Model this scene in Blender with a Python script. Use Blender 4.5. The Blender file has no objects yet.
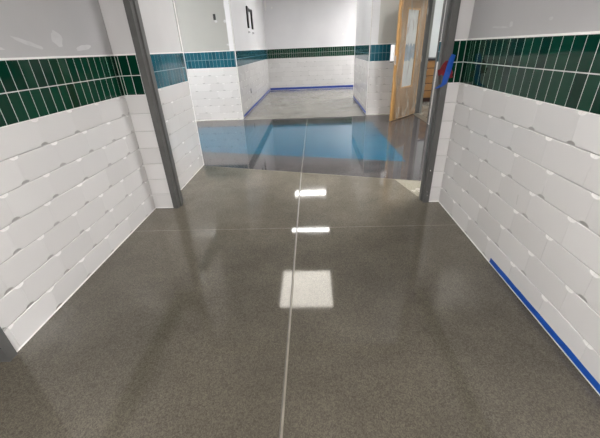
import bpy, math, random
from mathutils import Vector, Matrix
random.seed(7)
S = bpy.context.scene
COL = S.collection

# ------------------------------------------------------------------ materials
def mat(name):
    m = bpy.data.materials.new(name); m.use_nodes = True
    return m, m.node_tree.nodes, m.node_tree.links, m.node_tree.nodes['Principled BSDF']

def simple(name, col, rough=.5, metal=0., spec=.5, bump=0., bscale=30., var=0., vscale=4., detail=4.):
    m, N, L, b = mat(name)
    b.inputs['Roughness'].default_value = rough
    b.inputs['Metallic'].default_value = metal
    b.inputs['Specular IOR Level'].default_value = spec
    tc = N.new('ShaderNodeTexCoord')
    if var > 0:
        n = N.new('ShaderNodeTexNoise'); n.inputs['Scale'].default_value = vscale; n.inputs['Detail'].default_value = detail
        L.new(tc.outputs['Object'], n.inputs['Vector'])
        r = N.new('ShaderNodeValToRGB')
        r.color_ramp.elements[0].position = .3; r.color_ramp.elements[1].position = .7
        r.color_ramp.elements[0].color = (*[c * (1 - var) for c in col], 1)
        r.color_ramp.elements[1].color = (*[min(1, c * (1 + var)) for c in col], 1)
        L.new(n.outputs['Fac'], r.inputs['Fac']); L.new(r.outputs['Color'], b.inputs['Base Color'])
    else:
        b.inputs['Base Color'].default_value = (*col, 1)
    if bump > 0:
        n2 = N.new('ShaderNodeTexNoise'); n2.inputs['Scale'].default_value = bscale; n2.inputs['Detail'].default_value = 3
        L.new(tc.outputs['Object'], n2.inputs['Vector'])
        bp = N.new('ShaderNodeBump'); bp.inputs['Strength'].default_value = bump; bp.inputs['Distance'].default_value = .01
        L.new(n2.outputs['Fac'], bp.inputs['Height']); L.new(bp.outputs['Normal'], b.inputs['Normal'])
    return m

def tile_mat(name, c0, c1, rough, bump=.03, bscale=9., coat=0., spec=.5):
    """glazed tile: colour varies per tile (face attribute 'rnd')"""
    m, N, L, b = mat(name)
    at = N.new('ShaderNodeAttribute'); at.attribute_name = 'rnd'
    mx = N.new('ShaderNodeMix'); mx.data_type = 'RGBA'
    mx.inputs[6].default_value = (*c0, 1); mx.inputs[7].default_value = (*c1, 1)
    L.new(at.outputs['Fac'], mx.inputs[0]); L.new(mx.outputs[2], b.inputs['Base Color'])
    b.inputs['Roughness'].default_value = rough; b.inputs['Coat Weight'].default_value = coat
    b.inputs['Specular IOR Level'].default_value = spec
    tc = N.new('ShaderNodeTexCoord')
    n = N.new('ShaderNodeTexNoise'); n.inputs['Scale'].default_value = bscale; n.inputs['Detail'].default_value = 1.5
    L.new(tc.outputs['Object'], n.inputs['Vector'])
    bp = N.new('ShaderNodeBump'); bp.inputs['Strength'].default_value = bump; bp.inputs['Distance'].default_value = .02
    L.new(n.outputs['Fac'], bp.inputs['Height']); L.new(bp.outputs['Normal'], b.inputs['Normal'])
    return m

def concrete(name, dark, light, rough0=.09, rough1=.2, speck=.34, spec=.5, cloud=1.1, lobby_glow=1.):
    """polished concrete: cloudy tone, fine sand speckle, aggregate flecks"""
    m, N, L, b = mat(name)
    tc = N.new('ShaderNodeTexCoord')
    def noise(sc, det=5, rgh=.6):
        n = N.new('ShaderNodeTexNoise'); n.inputs['Scale'].default_value = sc
        n.inputs['Detail'].default_value = det; n.inputs['Roughness'].default_value = rgh
        L.new(tc.outputs['Object'], n.inputs['Vector']); return n
    def ramp(src, p0, p1, c0, c1):
        r = N.new('ShaderNodeValToRGB'); e = r.color_ramp.elements
        e[0].position = p0; e[1].position = p1; e[0].color = (*c0, 1); e[1].color = (*c1, 1)
        L.new(src, r.inputs['Fac']); return r
    big = ramp(noise(cloud, 6, .62).outputs['Fac'], .32, .68, dark, light)
    gr = N.new('ShaderNodeTexVoronoi'); gr.inputs['Scale'].default_value = 230
    L.new(tc.outputs['Object'], gr.inputs['Vector'])
    gs = N.new('ShaderNodeSeparateColor'); L.new(gr.outputs['Color'], gs.inputs['Color'])
    gm = N.new('ShaderNodeMath'); gm.operation = 'MULTIPLY_ADD'; gm.inputs[1].default_value = .5
    L.new(gs.outputs['Green'], gm.inputs[0])
    gh = N.new('ShaderNodeMath'); gh.operation = 'MULTIPLY'; gh.inputs[1].default_value = .5
    L.new(noise(60, 5, .7).outputs['Fac'], gh.inputs[0]); L.new(gh.outputs[0], gm.inputs[2])
    fine = ramp(gm.outputs[0], .2, .8, (1 - speck,) * 3, (1 + speck,) * 3)
    mul = N.new('ShaderNodeMix'); mul.data_type = 'RGBA'; mul.blend_type = 'MULTIPLY'; mul.inputs[0].default_value = 1
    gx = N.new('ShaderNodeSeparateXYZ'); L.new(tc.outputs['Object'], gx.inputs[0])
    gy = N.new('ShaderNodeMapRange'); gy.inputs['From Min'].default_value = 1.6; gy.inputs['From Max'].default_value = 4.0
    gy.inputs['To Min'].default_value = 1.; gy.inputs['To Max'].default_value = lobby_glow  # albedo rises toward the lobby: its light painted into the concrete
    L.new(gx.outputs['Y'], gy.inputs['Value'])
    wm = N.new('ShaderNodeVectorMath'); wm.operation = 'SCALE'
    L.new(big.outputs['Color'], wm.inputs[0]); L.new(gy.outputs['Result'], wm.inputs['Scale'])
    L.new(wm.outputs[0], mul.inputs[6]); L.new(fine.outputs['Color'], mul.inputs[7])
    vo = N.new('ShaderNodeTexVoronoi'); vo.inputs['Scale'].default_value = 60
    L.new(tc.outputs['Object'], vo.inputs['Vector'])
    fl = ramp(vo.outputs['Distance'], .05, .12, (1, 1, 1), (0, 0, 0))
    vc = N.new('ShaderNodeSeparateColor'); L.new(vo.outputs['Color'], vc.inputs['Color'])
    gt = N.new('ShaderNodeMath'); gt.operation = 'GREATER_THAN'; gt.inputs[1].default_value = .72
    L.new(vc.outputs['Red'], gt.inputs[0])
    mm = N.new('ShaderNodeMath'); mm.operation = 'MULTIPLY'
    L.new(fl.outputs['Color'], mm.inputs[0]); L.new(gt.outputs[0], mm.inputs[1])
    m3 = N.new('ShaderNodeMath'); m3.operation = 'MULTIPLY'; m3.inputs[1].default_value = .5
    L.new(mm.outputs[0], m3.inputs[0])
    mix = N.new('ShaderNodeMix'); mix.data_type = 'RGBA'; mix.inputs[7].default_value = (*[min(1, c * 2.4) for c in light], 1)
    L.new(m3.outputs[0], mix.inputs[0]); L.new(mul.outputs[2], mix.inputs[6])
    L.new(mix.outputs[2], b.inputs['Base Color'])
    rr = N.new('ShaderNodeMapRange'); rr.inputs['To Min'].default_value = rough0; rr.inputs['To Max'].default_value = rough1
    rr.inputs['From Min'].default_value = .35; rr.inputs['From Max'].default_value = .65
    L.new(noise(2.3, 6, .65).outputs['Fac'], rr.inputs['Value']); L.new(rr.outputs['Result'], b.inputs['Roughness'])
    b.inputs['Specular IOR Level'].default_value = spec
    return m

def emit(name, col, strength):
    m, N, L, b = mat(name)
    b.inputs['Base Color'].default_value = (.9, .9, .9, 1)
    b.inputs['Emission Color'].default_value = (*col, 1); b.inputs['Emission Strength'].default_value = strength
    return m

M = {}
M['white_tile'] = tile_mat('white_tile', (.615, .605, .60), (.665, .655, .65), .24, .05, 5.)
M['green_tile'] = tile_mat('green_tile', (.001, .022, .012), (.003, .042, .022), .05, .010, 6., 0., .2)
M['teal_tile'] = tile_mat('teal_tile', (.004, .062, .092), (.010, .105, .148), .10, .06, 8., 0., .35)
M['grout'] = simple('grout', (.46, .46, .45), .85)
M['pale_grout'] = simple('pale_grout', (.62, .64, .62), .8)
M['teal_grout'] = simple('teal_grout', (.20, .33, .37), .8)
M['lug_top'] = simple('lug_painted_lit', (.73, .72, .71), .5)  # lit upper recess faces, painted in as a paler tone
M['lug_bottom'] = simple('lug_painted_shade', (.40, .395, .385), .8)  # shade in the lower recesses, painted in as dark grey
M['caulk'] = simple('caulk', (.80, .79, .77), .5)
M['drywall'] = simple('drywall', (.43, .425, .43), .55, var=.06, vscale=1.3, bump=.03, bscale=120)
M['drywall_pale'] = simple('drywall_pale', (.57, .56, .56), .55, var=.04, vscale=1.6, bump=.03, bscale=120)
M['drywall_green'] = simple('drywall_green', (.36, .36, .335), .6, var=.05, vscale=1.1, bump=.03, bscale=120)
M['drywall_bright'] = simple('drywall_bright', (.72, .715, .73), .6, var=.03, vscale=1.5)
M['drywall_tan'] = simple('drywall_tan', (.50, .49, .455), .6, var=.04, vscale=1.2)
M['mud'] = simple('joint_compound', (.52, .52, .52), .45, var=.08, vscale=12)
M['ceiling'] = simple('ceiling_white', (.70, .70, .69), .8, var=.03)
M['steel'] = simple('frame_grey_paint', (.095, .095, .092), .42, var=.12, vscale=9, bump=.03, bscale=60)
M['steel_dark'] = simple('frame_dark_paint', (.045, .045, .045), .4, var=.1, vscale=9)
M['concrete'] = concrete('polished_concrete', (.054, .048, .037), (.090, .081, .064), .035, .08, lobby_glow=1.95)
M['dark_floor'] = concrete('dark_stained_concrete', (.046, .042, .043), (.072, .066, .066), .035, .08, .28, .36)
M['blue_floor'] = concrete('blue_stained_concrete', (.005, .064, .118), (.010, .088, .150), .035, .08, .15, .36)
M['pale_concrete'] = concrete('pale_concrete', (.20, .195, .17), (.28, .27, .24), .12, .25, .2)
M['patch_concrete'] = concrete('patch_concrete', (.20, .185, .145), (.27, .25, .20), .15, .3, .25)
M['joint'] = simple('joint_filler', (.15, .137, .112), .3, var=.2, vscale=12)
M['joint_faint'] = simple('joint_faint', (.20, .185, .155), .2, var=.2, vscale=12)
M['joint_dark'] = simple('joint_dark_line', (.06, .055, .05), .5)  # thin dark line beside the centre joint
M['blue_tape'] = simple('blue_tape', (.004, .070, .36), .5, var=.15, vscale=20, bump=.1, bscale=40)
M['violet_tape'] = simple('far_blue_tape', (.02, .06, .33), .5, var=.12, vscale=20)
M['red_tape'] = simple('red_tape', (.14, .003, .008), .4, var=.3, vscale=30)
M['wood'] = simple('maple_wood', (.42, .23, .075), .4, var=.14, vscale=7)
M['wood_cab'] = simple('cabinet_wood', (.33, .17, .065), .4, var=.12, vscale=6)
M['paper'] = simple('brown_paper', (.25, .155, .078), .75, var=.12, vscale=6, bump=.1, bscale=12)
M['glass_white'] = simple('frosted_lite', (.50, .52, .52), .25, var=.06, vscale=3)
M['smear'] = simple('painted_lite_reflection', (.22, .28, .33), .25, var=.35, vscale=9)  # colour of the reflection painted on the door lite
M['black'] = simple('black_metal', (.012, .012, .012), .35)
M['dark_top'] = simple('dark_worktop', (.03, .03, .035), .25)
M['kick'] = simple('dark_kick', (.06, .02, .015), .5)
M['chrome'] = simple('brushed_chrome', (.6, .6, .6), .25, 1.)
M['plastic_white'] = simple('white_plastic', (.82, .82, .82), .35)
M['amber'] = simple('amber_plastic', (.45, .20, .04), .25)
M['room_wall'] = simple('room_wall_white', (.76, .79, .79), .7)
M['led'] = emit('light_diffuser', (1., .945, .85), 9.)
M['led_near'] = emit('light_diffuser_near', (1., .965, .935), 40.)
M['fill_right'] = emit('fill_panel_right', (1., .98, .96), 75.)
M['led_room'] = emit('light_diffuser_room', (1., .98, .96), 14.)
M['fill_side'] = emit('fill_panel_side', (1., .98, .96), 54.)
M['fill_alcove'] = emit('fill_panel_alcove', (1., .98, .97), 46.)
M['led_far'] = emit('light_diffuser_far', (1., .985, .95), 30.)
# thin wrinkled plastic film
m, N, L, b = mat('clear_plastic_film')
tr = N.new('ShaderNodeBsdfTransparent'); mx = N.new('ShaderNodeMixShader'); mx.inputs[0].default_value = .24
b.inputs['Base Color'].default_value = (.55, .50, .43, 1); b.inputs['Roughness'].default_value = .14
b.inputs['Coat Weight'].default_value = .5
out = N['Material Output']
tc = N.new('ShaderNodeTexCoord'); mp = N.new('ShaderNodeMapping'); mp.inputs['Scale'].default_value = (16, 16, 2.2); mp.inputs['Rotation'].default_value = (.25, .12, 0)
nz_ = N.new('ShaderNodeTexNoise'); nz_.inputs['Scale'].default_value = 1.; nz_.inputs['Detail'].default_value = 3; nz_.inputs['Distortion'].default_value = .6
L.new(tc.outputs['Object'], mp.inputs['Vector']); L.new(mp.outputs[0], nz_.inputs['Vector'])
cr = N.new('ShaderNodeMapRange'); cr.inputs['From Min'].default_value = .50; cr.inputs['From Max'].default_value = .68; cr.inputs['To Min'].default_value = .12; cr.inputs['To Max'].default_value = .62  # more opaque streaks, painted in as the film's wrinkle highlights
L.new(nz_.outputs['Fac'], cr.inputs['Value']); L.new(cr.outputs['Result'], mx.inputs[0])
L.new(tr.outputs[0], mx.inputs[1]); L.new(b.outputs[0], mx.inputs[2]); L.new(mx.outputs[0], out.inputs['Surface'])
M['film'] = m

# ------------------------------------------------------------------ mesh helpers
class MB:
    def __init__(s): s.v = []; s.f = []; s.m = []; s.r = []; s.mats = []
    def mi(s, name):
        if name not in s.mats: s.mats.append(name)
        return s.mats.index(name)
    def face(s, pts, m, r=0.):
        k = len(s.v); s.v += [tuple(p) for p in pts]; s.f.append(tuple(range(k, k + len(pts)))); s.m.append(s.mi(m)); s.r.append(r)
    def add(s, pts, faces, m, r=0.):
        k = len(s.v); s.v += [tuple(p) for p in pts]
        for f in faces: s.f.append(tuple(k + i for i in f)); s.m.append(s.mi(m)); s.r.append(r)
    def box(s, a, c, m, bev=0., r=0.):
        x0, y0, z0 = [min(p, q) for p, q in zip(a, c)]; x1, y1, z1 = [max(p, q) for p, q in zip(a, c)]
        if bev <= 0:
            s.add([(x0,y0,z0),(x1,y0,z0),(x1,y1,z0),(x0,y1,z0),(x0,y0,z1),(x1,y0,z1),(x1,y1,z1),(x0,y1,z1)],
                  [(0,3,2,1),(4,5,6,7),(0,1,5,4),(1,2,6,5),(2,3,7,6),(3,0,4,7)], m, r)
        else:
            bm = bmesh.new(); bmesh.ops.create_cube(bm, size=1)
            for v in bm.verts: v.co = Vector(((x0+x1)/2 + v.co.x*(x1-x0), (y0+y1)/2 + v.co.y*(y1-y0), (z0+z1)/2 + v.co.z*(z1-z0)))
            bmesh.ops.bevel(bm, geom=bm.edges[:], offset=bev, segments=2, affect='EDGES')
            s.bm(bm, m, r)
    def bm(s, bm, m, r=0.):
        bm.verts.ensure_lookup_table(); bm.verts.index_update()
        s.add([tuple(v.co) for v in bm.verts], [tuple(v.index for v in f.verts) for f in bm.faces], m, r); bm.free()
    def prism(s, poly, z0, z1, m):
        """poly: ccw list of (x, y); closed prism"""
        n = len(poly); k = [(x, y, z0) for x, y in poly] + [(x, y, z1) for x, y in poly]
        fs = [tuple(range(n - 1, -1, -1)), tuple(range(n, 2 * n))] + [(i, (i + 1) % n, n + (i + 1) % n, n + i) for i in range(n)]
        s.add(k, fs, m)
    def lathe(s, prof, c, m, n=20, axis='z'):
        pts = []; fs = []
        for r_, h in prof:
            for i in range(n):
                a = 2 * math.pi * i / n; u, v = r_ * math.cos(a), r_ * math.sin(a)
                pts.append((c[0]+u, c[1]+v, c[2]+h) if axis == 'z' else ((c[0]+h, c[1]+u, c[2]+v) if axis == 'x' else (c[0]+u, c[1]+h, c[2]+v)))
        for j in range(len(prof) - 1):
            for i in range(n): fs.append((j*n+i, j*n+(i+1)%n, (j+1)*n+(i+1)%n, (j+1)*n+i))
        fs.append(tuple(range(n - 1, -1, -1))); fs.append(tuple((len(prof)-1)*n + i for i in range(n)))
        s.add(pts, fs, m)
    def build(s, name, parent=None, smooth=False, loc=None, mx=None):
        me = bpy.data.meshes.new(name)
        vs = s.v
        if loc is not None: vs = [(x - loc[0], y - loc[1], z - loc[2]) for x, y, z in vs]
        me.from_pydata(vs, [], s.f)
        for n in s.mats: me.materials.append(M[n])
        me.polygons.foreach_set('material_index', s.m)
        a = me.attributes.new('rnd', 'FLOAT', 'FACE'); a.data.foreach_set('value', s.r)
        if smooth: me.polygons.foreach_set('use_smooth', [True] * len(s.f))
        me.update()
        o = bpy.data.objects.new(name, me); COL.objects.link(o)
        if parent: o.parent = parent
        if loc is not None: o.location = loc
        if mx is not None: o.matrix_world = mx
        return o
import bmesh

def tag(o, label, cat, group=None):
    o['label'] = label; o['category'] = cat
    if group: o['group'] = group
    return o
def empty(name, loc, rz=0):
    o = bpy.data.objects.new(name, None); COL.objects.link(o); o.location = loc; o.rotation_euler = (0, 0, rz); o.empty_display_size = .1
    return o
def struct(o): o['kind'] = 'structure'; return o

# ------------------------------------------------------------------ tiled walls
CP = .1525                        # height of one tile course
ZB = 7 * CP                       # top of the white tile = 1.0675
ZT = ZB + 2 * CP                  # top of the coloured band = 1.3725
TL = .305                         # white tile length
BP = .0772                        # band tile pitch
TH = .013                         # face of tile stands this far off the drywall

def lug(u, z, q, salt):
    """same answer for the two tiles that share a joint"""
    h = math.sin(u * 91.7 + z * 47.3 + salt * 12.9) * 43758.5
    return (h - math.floor(h)) < q

def white_tile(mb, P, u0, u1, z0, z1, notch=True, q=None, ju=(0, 0), salt=0):
    """P(u, z, d) -> point; d is distance outwards.  Tile with little scalloped lug recesses at its corners."""
    d = TH; c = .0020; cu_ = .0006; rnd = random.random()
    tl, tr_ = random.uniform(-.0005, .0005), random.uniform(-.0005, .0005); tz = random.uniform(-.0002, .0002)
    def D(u, z): return d + tl + (tr_ - tl) * (u - u0) / max(u1 - u0, .01) + tz * (z - z0) / CP
    a, b, dep, n = .029, .0155, .0055, 5
    w = u1 - u0
    def quarter(cu, cz, su, sz, on):
        """corner (cu, cz), inward signs su, sz -> outline points ordered from the horizontal edge to the vertical one"""
        if not on or w < 2.4 * a: return None
        pts = []
        for i in range(n + 1):
            t = i / n * math.pi / 2
            pts.append((cu + su * a * math.cos(t), cz + sz * b * math.sin(t)))
        return pts
    ons = [notch and lug(round(ju[i], 3), round(zz, 2), q if q is not None else 1, salt) for i, zz in ((0, z0), (1, z0), (1, z1), (0, z1))]
    cor = [(u0, z0, 1, 1), (u1, z0, -1, 1), (u1, z1, -1, -1), (u0, z1, 1, -1)]
    outline = []
    for k, (cu, cz, su, sz) in enumerate(cor):
        qd = quarter(cu, cz, su, sz, ons[k])
        if qd is None: outline.append((cu, cz)); continue
        seq = qd if k in (1, 3) else qd[::-1]
        outline += seq
        # recess: sinks toward the horizontal edge
        fan = [P(cu, cz, D(cu, cz) - dep)] + [P(u, z, D(u, z) - dep * (1 - abs(z - cz) / b) - .0002) for u, z in qd]
        for i in range(1, len(fan) - 1):
            tri = (fan[0], fan[i], fan[i + 1]) if k in (0, 2) else (fan[0], fan[i + 1], fan[i])
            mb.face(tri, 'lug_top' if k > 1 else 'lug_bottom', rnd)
    # front with a small arris
    mu, mz = (u0 + u1) / 2, (z0 + z1) / 2
    ins = [(u + (cu_ if u < mu else -cu_), z + (c if z < mz else -c)) for u, z in outline]
    mb.face([P(u, z, D(u, z)) for u, z in ins], 'white_tile', rnd)
    nn = len(outline)
    for i in range(nn):
        j = (i + 1) % nn
        A, B, Ai, Bi = outline[i], outline[j], ins[i], ins[j]
        mb.face([P(*A, D(*A) - cu_ - abs(A[1] - ins[i][1]) * .5), P(*B, D(*B) - cu_ - abs(B[1] - ins[j][1]) * .5), P(*Bi, D(*Bi)), P(*Ai, D(*Ai))], 'white_tile', rnd)
        mb.face([P(*A, 0), P(*B, 0), P(*B, D(*B) - cu_ - .001), P(*A, D(*A) - cu_ - .001)], 'white_tile', rnd)

def band_tile(mb, P, u0, u1, z0, z1, m):
    d = TH - .0008; c = .0012; rnd = random.random()
    du, dz = random.uniform(-.0002, .0002), random.uniform(-.0004, .0004)
    def D(u, z): return d + du * (u - u0) / BP + dz * (z - z0) / CP
    o = [(u0, z0), (u1, z0), (u1, z1), (u0, z1)]; i_ = [(u0 + c, z0 + c), (u1 - c, z0 + c), (u1 - c, z1 - c), (u0 + c, z1 - c)]
    mb.face([P(u, z, D(u, z)) for u, z in i_], m, rnd)
    for i in range(4):
        j = (i + 1) % 4
        mb.face([P(*o[i], 0), P(*o[j], 0), P(*i_[j], D(*i_[j])), P(*i_[i], D(*i_[i]))], m, rnd)

def tiled(mb, A, B, band, top, offs=None, bphase=0., thick=.10, dw='drywall', q=.92, notch=True, bandgrout='pale_grout', flip=None, base=True, ext=(0., 0.)):
    """wall whose TILE FACE runs from A to B with the room on the left of A->B.
    offs: joint phase per course from the top; flip: world value such that phase is measured along the world axis (w = flip - u)"""
    A, B = Vector((*A, 0)), Vector((*B, 0)); L = (B - A).length; t = (B - A) / L; nrm = Vector((-t.y, t.x, 0))
    def P(u, z, d): return A + t * u + nrm * (d - TH) + Vector((0, 0, z))
    # board
    a, b_ = P(-ext[0], 0, 0), P(L + ext[1], 0, 0); back = nrm * thick
    q4 = [a, b_, b_ - back, a - back]
    mb.add([(p.x, p.y, 0) for p in q4] + [(p.x, p.y, top) for p in q4],
           [(0, 1, 5, 4), (1, 2, 6, 5), (2, 3, 7, 6), (3, 0, 4, 7), (0, 3, 2, 1), (4, 5, 6, 7)], dw)
    # grout beds
    e = .0085
    mb.face([P(0, 0, e - .002), P(L, 0, e - .002), P(L, ZB, e - .002), P(0, ZB, e - .002)], 'grout')
    eb = TH - .0017
    if band == 'teal_tile': bandgrout = 'teal_grout'
    mb.face([P(0, ZB, eb), P(L, ZB, eb), P(L, ZT, eb), P(0, ZT, eb)], bandgrout)
    for u in (0, L):
        mb.face([P(u, 0, 0), P(u, 0, e), P(u, ZT, e), P(u, ZT, 0)], 'grout')
    # caulk line on top of the band and under it
    h = .009
    for z0, z1, d in ((ZT - .001, ZT + h, TH), (ZB - .003, ZB + .002, TH - .0015)):
        mb.add([P(0, z0, 0), P(L, z0, 0), P(L, z0, d), P(0, z0, d), P(0, z1, 0), P(L, z1, 0), P(L, z1, d - .002), P(0, z1, d - .002)],
               [(0, 3, 2, 1), (4, 5, 6, 7), (3, 0, 4, 7), (1, 2, 6, 5), (2, 3, 7, 6)], 'caulk')
    if base:
        mb.face([P(0, .001, TH + .004), P(L, .001, TH + .004), P(L, .009, TH + .0005), P(0, .009, TH + .0005)], 'caulk')
    g = .0023; gv = .0003
    for k in range(7):
        z1 = ZB - k * CP - g; z0 = ZB - (k + 1) * CP + g
        if k == 6: z0 = .006
        ph = (offs[k] if offs else random.choice([0, .08, .15, .23])) 
        if flip is not None: ph = (flip - ph) % TL
        js = [0.]; u = ph % TL
        while u < L - .012:
            if u > .012: js.append(u)
            u += TL
        js.append(L)
        for i in range(len(js) - 1):
            white_tile(mb, P, js[i] + gv, js[i + 1] - gv, z0, z1, notch, q, (js[i], js[i + 1]), A.x + A.y * .37)
    ph = (flip - bphase) % BP if flip is not None else bphase % BP
    for r_ in range(2):
        z0 = ZB + r_ * CP + .0016; z1 = ZB + (r_ + 1) * CP - .0016
        js = [0.]; u = ph
        while u < L - .01:
            if u > .01: js.append(u)
            u += BP
        js.append(L)
        for i in range(len(js) - 1):
            band_tile(mb, P, js[i] + .0011, js[i + 1] - .0011, z0, z1, band)
    return P

def blob(mb, P, u, z, ru, rz, rot=0., m='mud', n=18, d=.0012, irr=.15):
    """smear of joint compound on the board"""
    pts = []
    for i in range(n):
        a = 2 * math.pi * i / n; k = 1 + random.uniform(-irr, irr)
        x, y = ru * k * math.cos(a), rz * k * math.sin(a)
        pts.append(P(u + x * math.cos(rot) - y * math.sin(rot), z + x * math.sin(rot) + y * math.cos(rot), d))
    mb.face(pts, m)

XL, XR, YF = -1.589, 1.209, 2.893
YW, YB, XA, XO, YO = 7.511, 13.055, -1.56, -1.498, 4.24
CH = 3.05
# left wall of the corridor
mb = MB()
P = tiled(mb, (XL, YF), (XL, 1.138), 'green_tile', 2.75, [.038, .112, .266, .19, .05, .11, .26], 1.836, flip=YF, ext=(.011, 0))
blob(mb, P, YF - 2.30, 1.48, .05, .045, .3); blob(mb, P, YF - 2.05, 1.452, .11, .012, .25)
blob(mb, P, YF - 2.55, 1.43, .10, .016, -.1); blob(mb, P, YF - 1.8, 1.43, .07, .008, .1)
struct(mb.build('wall_left'))
mb = MB()
tiled(mb, (XL, .05), (XL, -2.6), 'green_tile', 2.75)
mb.box((XL - .11, .05, 2.18), (XL - .01, 1.138, 2.75), 'drywall')
struct(mb.build('wall_left_near'))
# right wall of the corridor
mb = MB()
P = tiled(mb, (XR, -2.6), (XR, YF), 'green_tile', 2.75, [(x + 2.6) % TL for x in (.02, .173, .091, .166, .253, .03, .14)], 1.659 + 2.6, ext=(.02, .011))
blob(mb, P, 2.329 + 2.6, 1.446, .018, .016); blob(mb, P, 1.961 + 2.6, 1.451, .016, .008); blob(mb, P, 2.46 + 2.6, 1.436, .10, .006, .05)
# pencil-like scratch on one tile
a = (XR - .0015, 1.775, .515)
mb.add([(XR - .0012, 1.80, .55), (XR - .0012, 1.792, .552), (XR - .0012, 1.785, .49), (XR - .0012, 1.79, .488)], [(0, 1, 2, 3)], 'grout')
struct(mb.build('wall_right'))
# the two narrow returns and the wall above the opening
mb = MB()
tiled(mb, (-1.392, YF), (XL + .0, YF), 'green_tile', 2.75, [.0] * 7, .02, thick=.12, dw='drywall_pale', notch=False, ext=(0, .011))
struct(mb.build('wall_left_return'))
mb = MB()
tiled(mb, (XR - .0, YF), (1.102, YF), 'green_tile', 2.75, [.0] * 7, .05, thick=.12, dw='drywall_pale', notch=False, ext=(.011, 0))
struct(mb.build('wall_right_return'))
mb = MB(); mb.box((-1.392, YF + .01, 2.16), (1.102, YF + .12, 2.75), 'drywall_pale'); struct(mb.build('wall_header'))
# back end of the corridor, behind the viewer
mb = MB(); tiled(mb, (XL, -2.6), (XR, -2.6), 'green_tile', 2.75); struct(mb.build('wall_rear'))
# stub of wall past the opening, left, with the teal band
mb = MB()
tiled(mb, (XO, YO), (XO, 3.03), 'teal_tile', CH, None, .03, dw='drywall_pale', q=.5, thick=.12)
mb.box((-5.2, YO - .12, 0), (XO - .13, YO - .012, CH), 'drywall')
struct(mb.build('wall_lobby_stub'))
# far side of the lobby: left part, right part
mb = MB()
P = tiled(mb, (XA, YW), (-5.2, YW), 'teal_tile', CH, [.0, .152, .03, .18, .08, .20, .1], .03, dw='drywall_green', q=.95, ext=(-.010, 0))
for (x, z, r1, r2) in ((-1.695, 1.905, .028, .028), (-1.63, 2.16, .05, .17), (-1.655, 1.49, .06, .022), (-1.875, 1.905, .026, .02), (-1.60, 1.9, .022, .5)):
    blob(mb, P, XA - x, z, r1, r2, m='mud' if r2 < .1 else 'drywall_pale')
struct(mb.build('wall_lobby_left'))
mb = MB()
P = tiled(mb, (2.2, YW), (XR, YW), 'teal_tile', CH, [.0, .152, .03, .18, .08, .20, .1], .03, dw='drywall_tan', q=.95, ext=(0, -.010))
for (x, z, r1, r2) in ((1.28, 1.66, .022, .025), (1.25, 1.58, .02, .025), (1.235, 1.85, .02, .03)):
    blob(mb, P, 2.2 - x, z, r1, r2, m='caulk')
mb.box((2.21, YW + .01, 0), (2.42, YW + .13, CH), 'drywall_green')
struct(mb.build('wall_lobby_right'))
# alcove
mb = MB()
tiled(mb, (XA, YB), (XA, YW), 'teal_tile', CH, None, .02, dw='drywall_bright', q=.4, ext=(.02, -.011))
struct(mb.build('wall_alcove_left'))
mb = MB()
P = tiled(mb, (XR, YW), (XR + .04, 10.325), 'teal_tile', CH, None, .02, dw='drywall_bright', q=.4, thick=.15, ext=(-.011, 0))
struct(mb.build('wall_alcove_right'))
mb = MB()
P = tiled(mb, (4.2, YB), (XA, YB), 'green_tile', CH, None, .02, dw='drywall_bright', q=.6, ext=(0, .02))
for (x, z, r1, r2) in ((-1.28, 2.62, .03, .03), (-1.5, 2.7, .03, .16), (1.15, 1.75, .03, .03)):
    blob(mb, P, 4.2 - x, z, r1, r2, m='caulk')
struct(mb.build('wall_alcove_back'))
mb = MB(); mb.box((4.2, 10.2, 0), (4.3, YB + .1, CH), 'drywall'); mb.box((XR + .2, 10.2, 0), (4.2, 10.32, CH), 'drywall'); struct(mb.build('wall_alcove_far_right'))
mb = MB(); mb.box((-5.3, 3.9, 0), (-5.2, 7.7, CH), 'drywall'); struct(mb.build('wall_lobby_far_left'))
# right side of the lobby with a doorway
mb = MB()
tiled(mb, (2.2, 3.03), (2.2, 6.36), 'teal_tile', CH, None, .02, dw='drywall_pale', q=.5)
mb.box((2.21, 6.36, 2.2), (2.31, YW, CH), 'drywall_pale')
struct(mb.build('wall_lobby_door_side'))
mb = MB(); mb.box((1.22, 2.91, 0), (2.31, 3.02, CH), 'drywall'); struct(mb.build('wall_lobby_near_right'))
mb = MB(); mb.box((-1.60, 2.91, 2.75), (1.22, 3.02, CH), 'drywall'); struct(mb.build('wall_lobby_above_opening'))
# corner beads: slim white metal edge trims
mb = MB()
for x, y in ((XA + .003, YW - .003), (XR - .003, YW - .003), (XR + .037, 10.328), (XO + .002, YO + .002)):
    mb.box((x - .005, y - .005, .0), (x + .005, y + .005, CH), 'caulk')
struct(mb.build('trim_1'))
# side room
mb = MB()
mb.box((2.36, 9.72, 0), (5.6, 9.82, CH), 'room_wall'); mb.box((5.6, 4.9, 0), (5.7, 9.82, CH), 'room_wall'); mb.box((2.31, 4.9, 0), (5.6, 5.0, CH), 'room_wall')
mb.box((2.32, 7.65, 0), (2.42, 9.72, CH), 'room_wall')
struct(mb.build('wall_side_room'))

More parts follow.
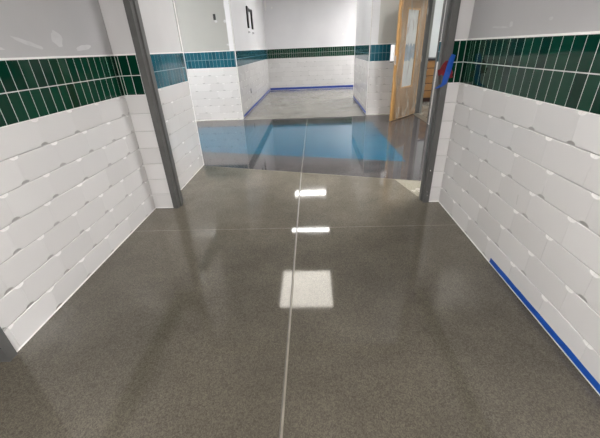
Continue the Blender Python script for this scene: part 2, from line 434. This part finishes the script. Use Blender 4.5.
# ------------------------------------------------------------------ floor
mb = MB()
def flat(poly, m, z=0.): mb.face([(x, y, z) for x, y in poly], m)
fl = lambda x: 4.201 + (x + 1.482) * (3.444 - 4.201) / (1.194 + 1.482)      # front edge of the dark field
bl = lambda x: 4.925 + (x + 1.727) * (4.146 - 4.925) / (1.22 + 1.727)       # front edge of the blue field
x0, x1 = -5.3, 2.32
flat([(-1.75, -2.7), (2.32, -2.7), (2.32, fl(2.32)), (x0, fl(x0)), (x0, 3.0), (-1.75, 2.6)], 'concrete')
flat([(x0, fl(x0)), (x1, fl(x1)), (x1, bl(x1)), (x0, bl(x0))], 'dark_floor')
flat([(x0, bl(x0)), (1.22, bl(1.22)), (1.193, 6.72), (x0, 6.72)], 'blue_floor')
flat([(1.22, bl(1.22)), (x1, bl(x1)), (x1, 6.72), (1.193, 6.72)], 'dark_floor')
flat([(x0, 6.72), (x1, 6.72), (x1, 7.40), (x0, 7.40)], 'dark_floor')
flat([(x0, 7.40), (2.32, 7.40), (2.32, 7.65), (4.4, 7.65), (4.4, 13.2), (x0, 13.2)], 'pale_concrete')
flat([(2.32, 4.9), (5.7, 4.9), (5.7, 7.65), (2.32, 7.65)], 'pale_concrete', -.0005)
flat([(4.4, 7.65), (5.7, 7.65), (5.7, 9.9), (4.4, 9.9)], 'pale_concrete', -.0005)
# pale worn patch by the right jamb
flat([(.93, fl(.93) - .01), (1.045, 3.03), (1.24, 3.03), (1.24, fl(1.24) - .01)], 'patch_concrete', .0008)
# control joints and the pale seam in front of the dark field
zj = .0012
def seam(p, q, w, m='joint', z=zj):
    p, q = Vector(p), Vector(q); t = (q - p).normalized(); n = Vector((-t.y, t.x)) * w / 2
    flat([p - n, q - n, q + n, p + n][::1], m, z)
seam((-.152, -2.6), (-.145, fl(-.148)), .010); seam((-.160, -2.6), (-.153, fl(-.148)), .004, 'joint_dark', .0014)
seam((-.145, fl(-.148)), (-.10, 7.40), .006, 'joint_faint')
seam((XL, 2.426), (XR, 2.426), .005, 'joint_faint')
seam((x0, fl(x0)), (1.24, fl(1.24)), .012, 'joint_faint')
seam((x0, 7.40), (2.2, 7.40), .02)
struct(mb.build('floor'))

# ceilings
mb = MB(); mb.box((-1.75, -2.7, 2.75), (1.35, 2.90, 2.85), 'ceiling'); struct(mb.build('ceiling'))
mb = MB(); mb.box((-5.3, 2.91, CH), (5.7, 13.2, CH + .1), 'ceiling'); struct(mb.build('ceiling_lobby'))

# ------------------------------------------------------------------ door frames
def jamb_profile(xw, s, y0, y1, face=.05, stop=.016):
    """plan outline of a hollow metal jamb; xw = wall side x, s = +1 if the opening lies at larger x"""
    xe = xw + s * face
    pts = [(xw, y0), (xe, y0), (xe, y0 + .05), (xe + s * stop, y0 + .05), (xe + s * stop, y1 - .05), (xe, y1 - .05), (xe, y1), (xw, y1), (xw, y1 - .012), (xw + s*.02, y1 - .012), (xw + s*.02, y0 + .012), (xw, y0 + .012)]
    return pts if s > 0 else pts[::-1]
d1 = struct(empty('door_1', (-.145, 2.95, 0)))
def world_child(mb, name, par, smooth=False):
    o = mb.build(name, None, smooth); o.parent = par; o.matrix_parent_inverse = Matrix.LocRotScale(par.location, par.rotation_euler, None).inverted(); return o
mb = MB(); mb.prism(jamb_profile(-1.400, 1, 2.878, 3.022), 0, 2.15, 'steel'); world_child(mb, 'jamb', d1)
mb = MB(); mb.prism(jamb_profile(1.109, -1, 2.878, 3.022), 0, 2.15, 'steel')
mb.box((1.0615, 2.885, .96), (1.0595, 2.905, 1.06), 'steel_dark')
world_child(mb, 'jamb', d1)
mb = MB(); mb.box((-1.35, 2.878, 2.10), (1.059, 3.022, 2.15), 'steel', .003); mb.box((-1.35, 2.928, 2.084), (1.059, 2.972, 2.10), 'steel'); world_child(mb, 'head', d1)
# floor-side bolts on the right jamb
mb = MB()
for x, y, z in ((1.080, 2.878, .32), (1.078, 2.878, .11), (1.086, 2.878, .075)): mb.lathe([(.006, 0), (.006, -.002), (.003, -.004)], (x, y, z), 'chrome', 10, 'y')
world_child(mb, 'frame_bolts', d1)

# doorway in the left wall near the viewer
d2 = struct(empty('door_2', (XL, .6, 0)))
def jamb_x(y_w, s, x0_, x1_, z1, m='steel'):
    mb = MB(); ye = y_w + s * .05
    pts = [(x1_, y_w), (x1_, ye), (x1_ - .05, ye), (x1_ - .05, ye + s * .016), (x0_ + .05, ye + s * .016), (x0_ + .05, ye), (x0_, ye), (x0_, y_w)]
    mb.prism(pts if s > 0 else pts[::-1], 0, z1, m); return mb
world_child(jamb_x(1.136, -1, XL - .13, XL + .014, 2.15), 'jamb', d2)
world_child(jamb_x(.052, 1, XL - .13, XL + .014, 2.15), 'jamb', d2)
mb = MB(); mb.box((XL - .13, .102, 2.10), (XL + .014, 1.086, 2.15), 'steel', .003); world_child(mb, 'head', d2)
mb = MB(); mb.box((XL - .115, .107, .008), (XL - .07, 1.081, 2.096), 'steel', .002); lf = world_child(mb, 'leaf', d2)
mb = MB(); mb.lathe([(.028, 0), (.028, .008), (.011, .01), (.011, .05)], (XL - .07, .17, 1.0), 'chrome', 16, 'x'); mb.box((XL - .028, .16, .99), (XL - .014, .29, 1.01), 'chrome', .004); world_child(mb, 'lever_handle', d2)
mb = MB(); mb.box((XL - .11, .1, .0005), (XL - .06, 1.09, .007), 'chrome'); world_child(mb, 'threshold', d2)

# door on the right side of the lobby, standing open
d3 = struct(empty('door_3', (2.2, 6.8, 0)))
world_child(jamb_x(7.495, -1, 2.186, 2.345, 2.2), 'jamb', d3)
world_child(jamb_x(6.362, 1, 2.192, 2.345, 2.2), 'jamb', d3)
mb = MB(); mb.box((2.186, 6.41, 2.15), (2.345, 7.445, 2.2), 'steel', .003); world_child(mb, 'head', d3)
mb = MB(); mb.box((2.20, 6.41, .0), (2.34, 7.445, .008), 'joint'); world_child(mb, 'threshold', d3)
# leaf frame of reference: u from free edge to hinge, n towards the viewer side
Hh, Fh = Vector((2.252, 7.436, 0)), Vector((1.575, 6.674, 0))
du = (Hh - Fh).normalized(); dn = Vector((du.y, -du.x, 0)); LW = (Hh - Fh).length
def W(u, z, n): p = Fh + du * u + dn * n; return (p.x, p.y, z)
def wbox(mb, u0, u1, z0, z1, n0, n1, m):
    mb.add([W(u0,z0,n0),W(u1,z0,n0),W(u1,z0,n1),W(u0,z0,n1),W(u0,z1,n0),W(u1,z1,n0),W(u1,z1,n1),W(u0,z1,n1)],
           [(0,1,2,3),(7,6,5,4),(4,5,1,0),(5,6,2,1),(6,7,3,2),(7,4,0,3)], m)
mb = MB()
l0, l1, z0, z1 = .26, .72, .60, 1.915
for a in ((0, l0, .012, 2.13), (l1, LW, .012, 2.13), (l0, l1, .012, z0), (l0, l1, z1, 2.13)):
    wbox(mb, a[0], a[1], a[2], a[3], -.045, 0, 'wood')
leaf = world_child(mb, 'leaf', d3)
mb = MB(); wbox(mb, l0, l1, z0, z1, -.03, -.012, 'glass_white')
# grey smear painted on as the reflection in the lite
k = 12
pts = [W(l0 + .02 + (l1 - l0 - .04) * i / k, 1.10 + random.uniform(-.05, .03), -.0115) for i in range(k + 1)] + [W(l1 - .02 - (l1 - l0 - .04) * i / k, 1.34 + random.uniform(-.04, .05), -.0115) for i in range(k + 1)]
mb.face(pts, 'smear')  # reflection painted on the lite
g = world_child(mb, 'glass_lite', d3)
mb = MB()
for a in ((l0 - .015, l0 + .012, z0 - .015, z1 + .015), (l1 - .012, l1 + .015, z0 - .015, z1 + .015)): wbox(mb, *a, -.012, .008, 'wood')
for a in ((l0 + .012, l1 - .012, z0 - .015, z0 + .012), (l0 + .012, l1 - .012, z1 - .012, z1 + .015)): wbox(mb, *a, -.012, .008, 'wood')
world_child(mb, 'glazing_bead', d3)
mb = MB()   # masking paper on the face of the leaf, around the lite
for a in ((.075, l0 - .016, .03, 2.10), (l1 + .016, LW - .04, .03, 2.10), (l0 - .016, l1 + .016, .03, z0 - .016), (l0 - .016, l1 + .016, z1 + .016, 2.10)): wbox(mb, *a, .0005, .0025, 'paper')
world_child(mb, 'masking_paper', d3)
mb = MB(); wbox(mb, -.035, .075, 1.09, 1.36, -.115, -.046, 'plastic_white'); world_child(mb, 'lock_cover', d3)
mb = MB(); wbox(mb, -.05, .10, 1.065, 1.085, -.11, -.09, 'chrome'); wbox(mb, .04, .07, 1.065, 1.085, -.09, -.045, 'chrome'); wbox(mb, -.0015, 0, 1.02, 1.18, -.036, -.010, 'chrome'); world_child(mb, 'lever_handle', d3)
mb = MB()
for zz in (.25, 1.08, 1.9):
    p = W(LW + .004, zz, .006); mb.lathe([(.009, -.05), (.009, .05)], p, 'chrome', 12)
world_child(mb, 'hinge', d3)
# plastic film hanging over the leaf
mb = MB(); nu, nz = 26, 44
def film(i, j):
    u = .03 + (LW + .0 - .03) * i / nu; z = .03 + 2.09 * j / nz
    low = max(0, 1 - z / .75)
    uu = u + .03 * low * math.sin(z * 9 + 1) * (i / nu) - .02 * low
    n = .012 + .010 * math.sin(u * 17 + z * 5.3) + .008 * math.sin(u * 41 - z * 11) + low * (.04 + .038 * math.sin(u * 24 + z * 3)) + .006 * random.random()
    return W(uu, z, max(n, .004))
pts = [film(i, j) for j in range(nz + 1) for i in range(nu + 1)]
mb.add(pts, [(j*(nu+1)+i, j*(nu+1)+i+1, (j+1)*(nu+1)+i+1, (j+1)*(nu+1)+i) for j in range(nz) for i in range(nu)], 'film')
o = mb.build('plastic_sheet', None, True, loc=W(.5, 0, 0))
tag(o, 'clear wrinkled plastic sheet draped over the open wooden door', 'plastic sheet')

# ------------------------------------------------------------------ things
def tape(name, pts, m, label, group=None):
    """pts: list of quads strips [(p_low, p_high), ...]; slightly wavy adhesive tape with thickness"""
    mb = MB(); n = len(pts)
    for i in range(n - 1):
        a, b_, c, d = pts[i][0], pts[i + 1][0], pts[i + 1][1], pts[i][1]
        mb.face([a, b_, c, d], m)
    o = mb.build(name, None, False, loc=tuple(pts[0][0]))
    sm = o.modifiers.new('thick', 'SOLIDIFY'); sm.thickness = .0012; sm.offset = 0
    tag(o, label, 'tape', group); return o
# right wall base, near the viewer
ps = []
for i in range(41):
    y = 1.872 - i * .0575; w = random.uniform(-.002, .002)
    if i == 0: y += .006
    ps.append(((XR - .0060, y, .012 + w * .5), (XR - .0035, y, .046 + w)))
tape('painters_tape', ps, 'blue_tape', 'bright blue masking tape along the bottom of the right white tile wall')
def basetape(A, B, label, wid=.048, step=.3):
    A, B = Vector((*A, 0)), Vector((*B, 0)); L = (B - A).length; t = (B - A) / L; n = Vector((-t.y, t.x, 0)); k = max(2, int(L / step))
    ps = []
    for i in range(k + 1):
        p = A + t * (L * i / k) + n * .0055; q_ = p - n * .002
        ps.append(((p.x, p.y, .010), (q_.x, q_.y, .010 + wid + random.uniform(-.004, .004))))
    tape('painters_tape', ps, 'violet_tape', label)
basetape((XA, 12.98), (XA, 7.66), 'blue masking tape at the foot of the alcove wall on the left')
basetape((2.6, YB), (XA + .02, YB), 'blue masking tape at the foot of the far back wall', .075)
basetape((XR, 7.56), (XR + .04, 10.30), 'blue masking tape at the foot of the alcove wall on the right')

# blue tape and red tape stuck on the right jamb of the main opening
def ribbon(name, path, width, m, label, twist=None):
    mb = MB(); n = len(path); pts = []
    for i, p in enumerate(path):
        p = Vector(p); t = (Vector(path[min(i+1, n-1)]) - Vector(path[max(i-1, 0)])).normalized()
        side = t.cross(Vector((0, 1, 0))).normalized(); w = width[i] if isinstance(width, list) else width
        if twist: side = (side + Vector((0, twist * math.sin(i * 1.3), 0))).normalized()
        pts += [p - side * w / 2, p + Vector((0, -.002 * math.sin(i), 0)), p + side * w / 2]
    mb.add(pts, [(3*i+j, 3*i+j+1, 3*i+4+j, 3*i+3+j) for i in range(n - 1) for j in range(2)], m)
    o = mb.build(name, None, False, loc=tuple(path[0]))
    so = o.modifiers.new('thick', 'SOLIDIFY'); so.thickness = .0016
    tag(o, label, 'tape'); return o
ribbon('painters_tape', [(1.118, 2.8735, 1.276), (1.108, 2.8738, 1.245), (1.100, 2.872, 1.20), (1.092, 2.870, 1.15), (1.085, 2.872, 1.11), (1.078, 2.8735, 1.072), (1.058, 2.8738, 1.052), (1.030, 2.873, 1.040), (1.012, 2.868, 1.034)],
       [.034, .044, .046, .045, .045, .040, .022, .014, .008], 'blue_tape', 'blue masking tape strip hanging on the right grey door jamb', .12)
mb = MB()
def lobe(pts, y):
    mb.add([(x, y - .0008 * (i % 2), z) for i, (x, z) in enumerate(pts)], [tuple(range(len(pts)))], 'red_tape')
lobe([(1.085, 1.175), (1.062, 1.215), (1.040, 1.205), (1.030, 1.175), (1.012, 1.17), (1.022, 1.125), (1.045, 1.135), (1.075, 1.118), (1.092, 1.14)], 2.8768)
lobe([(1.088, 1.15), (1.105, 1.185), (1.122, 1.172), (1.138, 1.145), (1.132, 1.128), (1.146, 1.112), (1.12, 1.105), (1.10, 1.118)], 2.8768)
lobe([(1.045, 1.21), (1.062, 1.232), (1.085, 1.235), (1.095, 1.205), (1.075, 1.19)], 2.8768)
o = mb.build('red_tape', None, False, loc=(1.08, 2.871, 1.16)); so = o.modifiers.new('thick', 'SOLIDIFY'); so.thickness = .0008
tag(o, 'crumpled red tape behind the blue strip on the right jamb', 'tape')

# black double bar bracket on the alcove wall
r_ = tag(empty('wall_bracket', (XA - .01, 9.85, 1.85)), 'black two-bar metal bracket high on the alcove wall', 'bracket')
def bar(y0, y1, z0, z1, d=.035, xo=0.):
    mb = MB(); mb.box((XA - .0095 + xo, y0, z0), (XA - .0095 + xo + d, y1, z1), 'black', .004); return mb
world_child(bar(9.44, 9.58, 1.87, 2.34), 'bar', r_)
world_child(bar(10.08, 10.22, 1.87, 2.32), 'bar', r_)
world_child(bar(9.58, 10.08, 2.25, 2.32, .02), 'crosspiece', r_)
for y in (9.51, 10.15):
    mb = MB(); mb.lathe([(.03, 0), (.03, .006), (.012, .008), (.012, .03), (.018, .032), (.018, .04)], (XA - .0095, y, 1.78), 'chrome', 14, 'x'); world_child(mb, 'hook', r_)
# electrical boxes
r_ = tag(empty('electrical_box', (-1.893, YW + .01, 1.98)), 'black open electrical box in the grey wall above the teal band', 'electrical box')
mb = MB()
mb.box((-1.917, YW + .0005, 1.932), (-1.869, YW + .0095, 1.937), 'black'); mb.box((-1.917, YW + .0005, 2.027), (-1.869, YW + .0095, 2.032), 'black')
mb.box((-1.917, YW + .0005, 1.937), (-1.912, YW + .0095, 2.027), 'black'); mb.box((-1.874, YW + .0005, 1.937), (-1.869, YW + .0095, 2.027), 'black'); world_child(mb, 'box_rim', r_)
mb = MB(); mb.box((-1.912, YW + .006, 1.937), (-1.874, YW + .0095, 2.027), 'black'); world_child(mb, 'box_interior', r_)
r_ = tag(empty('wall_outlet', (XA, 8.91, .443)), 'small grey outlet low on the white tiled alcove wall', 'outlet')
mb = MB(); mb.box((XA + .0012, 8.87, .385), (XA + .008, 8.95, .50), 'chrome', .002); world_child(mb, 'cover_plate', r_)
for z in (.42, .465):
    mb = MB(); mb.box((XA + .008, 8.895, z - .012), (XA + .011, 8.925, z + .012), 'steel_dark', .001); world_child(mb, 'socket', r_)

# drawer cabinet and worktop in the side room
cb = tag(empty('drawer_cabinet', (3.0, 9.4, 0)), 'wooden cabinet with five drawers in the room beyond the open door', 'cabinet')
cx0, cx1 = 2.62, 3.42
mb = MB(); mb.box((cx0, 9.022, .09), (cx1, 9.70, .98), 'kick', .002); world_child(mb, 'carcass', cb)
mb = MB(); mb.box((cx0 + .02, 9.05, .001), (cx1 - .02, 9.68, .09), 'kick'); world_child(mb, 'kick_board', cb)
for k in range(5):
    z0 = .105 + k * .176
    mb = MB(); mb.box((cx0 + .006, 9.0, z0), (cx1 - .006, 9.021, z0 + .158), 'wood_cab', .003); dr = world_child(mb, 'drawer', cb)
    mb = MB(); mb.box((2.82, 8.978, z0 + .128), (2.92, 8.988, z0 + .142), 'chrome', .003)
    for x in (2.835, 2.905): mb.box((x - .004, 8.986, z0 + .131), (x + .004, 9.0, z0 + .139), 'chrome')
    h = mb.build('drawer_handle'); h.parent = dr; h.matrix_parent_inverse = (dr.matrix_parent_inverse.inverted()).inverted() if False else Matrix.Translation(-Vector((0, 0, 0)))
wt = MB(); wt.box((2.56, 8.97, .982), (4.2, 9.715, 1.022), 'dark_top', .003)
o = wt.build('worktop', None, False, loc=(3.2, 9.4, .98)); tag(o, 'dark worktop on top of the wooden drawer cabinet', 'worktop')
bt = tag(empty('pump_bottle', (2.86, 9.2, 1.0225)), 'amber bottle with white pump on the dark worktop', 'bottle')
mb = MB(); mb.lathe([(.04, 0), (.045, .01), (.045, .15), (.038, .18), (.018, .20), (.018, .22)], (2.86, 9.2, 1.0225), 'amber', 20); world_child(mb, 'bottle_body', bt, True)
mb = MB(); mb.lathe([(.02, 0), (.02, .02), (.006, .022), (.006, .06), (.014, .062), (.014, .075)], (2.86, 9.2, 1.2425), 'plastic_white', 14); mb.box((2.80, 9.193, 1.305), (2.86, 9.207, 1.316), 'plastic_white'); world_child(mb, 'pump', bt)

# ------------------------------------------------------------------ ceiling lights and added fill panels
def light_panel(x0, x1, y0, y1, z, label, m='led', n=1):
    c = ((x0+x1)/2, (y0+y1)/2, z)
    r = tag(empty('ceiling_or_fill_light', c), label, 'ceiling light')
    mb = MB(); f = .022
    mb.box((x0-f, y0-f, z-.012), (x1+f, y0, z-.0005), 'plastic_white'); mb.box((x0-f, y1, z-.012), (x1+f, y1+f, z-.0005), 'plastic_white')
    mb.box((x0-f, y0, z-.012), (x0, y1, z-.0005), 'plastic_white'); mb.box((x1, y0, z-.012), (x1+f, y1, z-.0005), 'plastic_white')
    world_child(mb, 'light_frame', r)
    mb = MB(); mb.box((x0, y0, z-.008), (x1, y1, z-.001), m); world_child(mb, 'diffuser', r)
    return r
light_panel(-.70, .33, 4.72, 5.86, CH, 'square white ceiling panel light above the blue floor')
light_panel(-.60, .40, 7.63, 7.82, CH, 'narrow strip ceiling light over the alcove mouth', 'led_far')
light_panel(-.62, .41, 10.12, 10.40, CH, 'strip ceiling light deeper inside the alcove', 'led_far')
light_panel(-.75, .45, -.2, .4, 2.75, 'ceiling panel light over the corridor near the viewer', 'led_near')
light_panel(-.75, .45, -2.0, -1.4, 2.75, 'ceiling panel light at the rear end of the corridor', 'led_near')
light_panel(-3.7, -2.8, 4.95, 5.85, CH, 'added fill panel in the left part of the lobby, out of view', 'fill_side')  # unseen panel, added to brighten the lobby
light_panel(1.70, 2.12, 3.4, 4.6, CH, 'added fill panel at the right side of the lobby, out of view', 'fill_right')  # unseen panel, added to lift the right of the lobby
light_panel(3.2, 4.4, 6.9, 8.1, CH, 'ceiling panel light inside the side room', 'led_room')
light_panel(2.4, 3.6, 11.0, 11.9, CH, 'added fill panel at the right of the alcove, out of view', 'fill_alcove')  # unseen panel, added to brighten the alcove walls

w = bpy.data.worlds.new('World'); S.world = w; w.use_nodes = True
w.node_tree.nodes['Background'].inputs['Color'].default_value = (.9, .95, 1, 1); w.node_tree.nodes['Background'].inputs['Strength'].default_value = .05

# ------------------------------------------------------------------ camera
f = 324.08; pi, ro, ya = map(math.radians, (-27.7585, -2.5292, -2.8077)); Hc = 1.3663
fw = Vector((math.sin(ya)*math.cos(pi), math.cos(ya)*math.cos(pi), math.sin(pi)))
r0 = Vector((math.cos(ya), -math.sin(ya), 0)); u0 = r0.cross(fw)
r1 = r0*math.cos(ro) + u0*math.sin(ro); u1 = -r0*math.sin(ro) + u0*math.cos(ro)
cam = bpy.data.cameras.new('camera'); co = bpy.data.objects.new('camera', cam); COL.objects.link(co)
cam.sensor_fit = 'HORIZONTAL'; cam.sensor_width = 36; cam.lens = f / 600 * 36; cam.clip_start = .02
co.matrix_world = Matrix(((r1.x, u1.x, -fw.x, 0), (r1.y, u1.y, -fw.y, 0), (r1.z, u1.z, -fw.z, Hc), (0, 0, 0, 1)))
S.camera = co
S.view_settings.view_transform = 'Standard'; S.view_settings.look = 'None'; S.view_settings.exposure = .13; S.view_settings.gamma = 1.
S.cycles.max_bounces = 10; S.cycles.diffuse_bounces = 6; S.cycles.transparent_max_bounces = 12
S.cycles.use_denoising = True
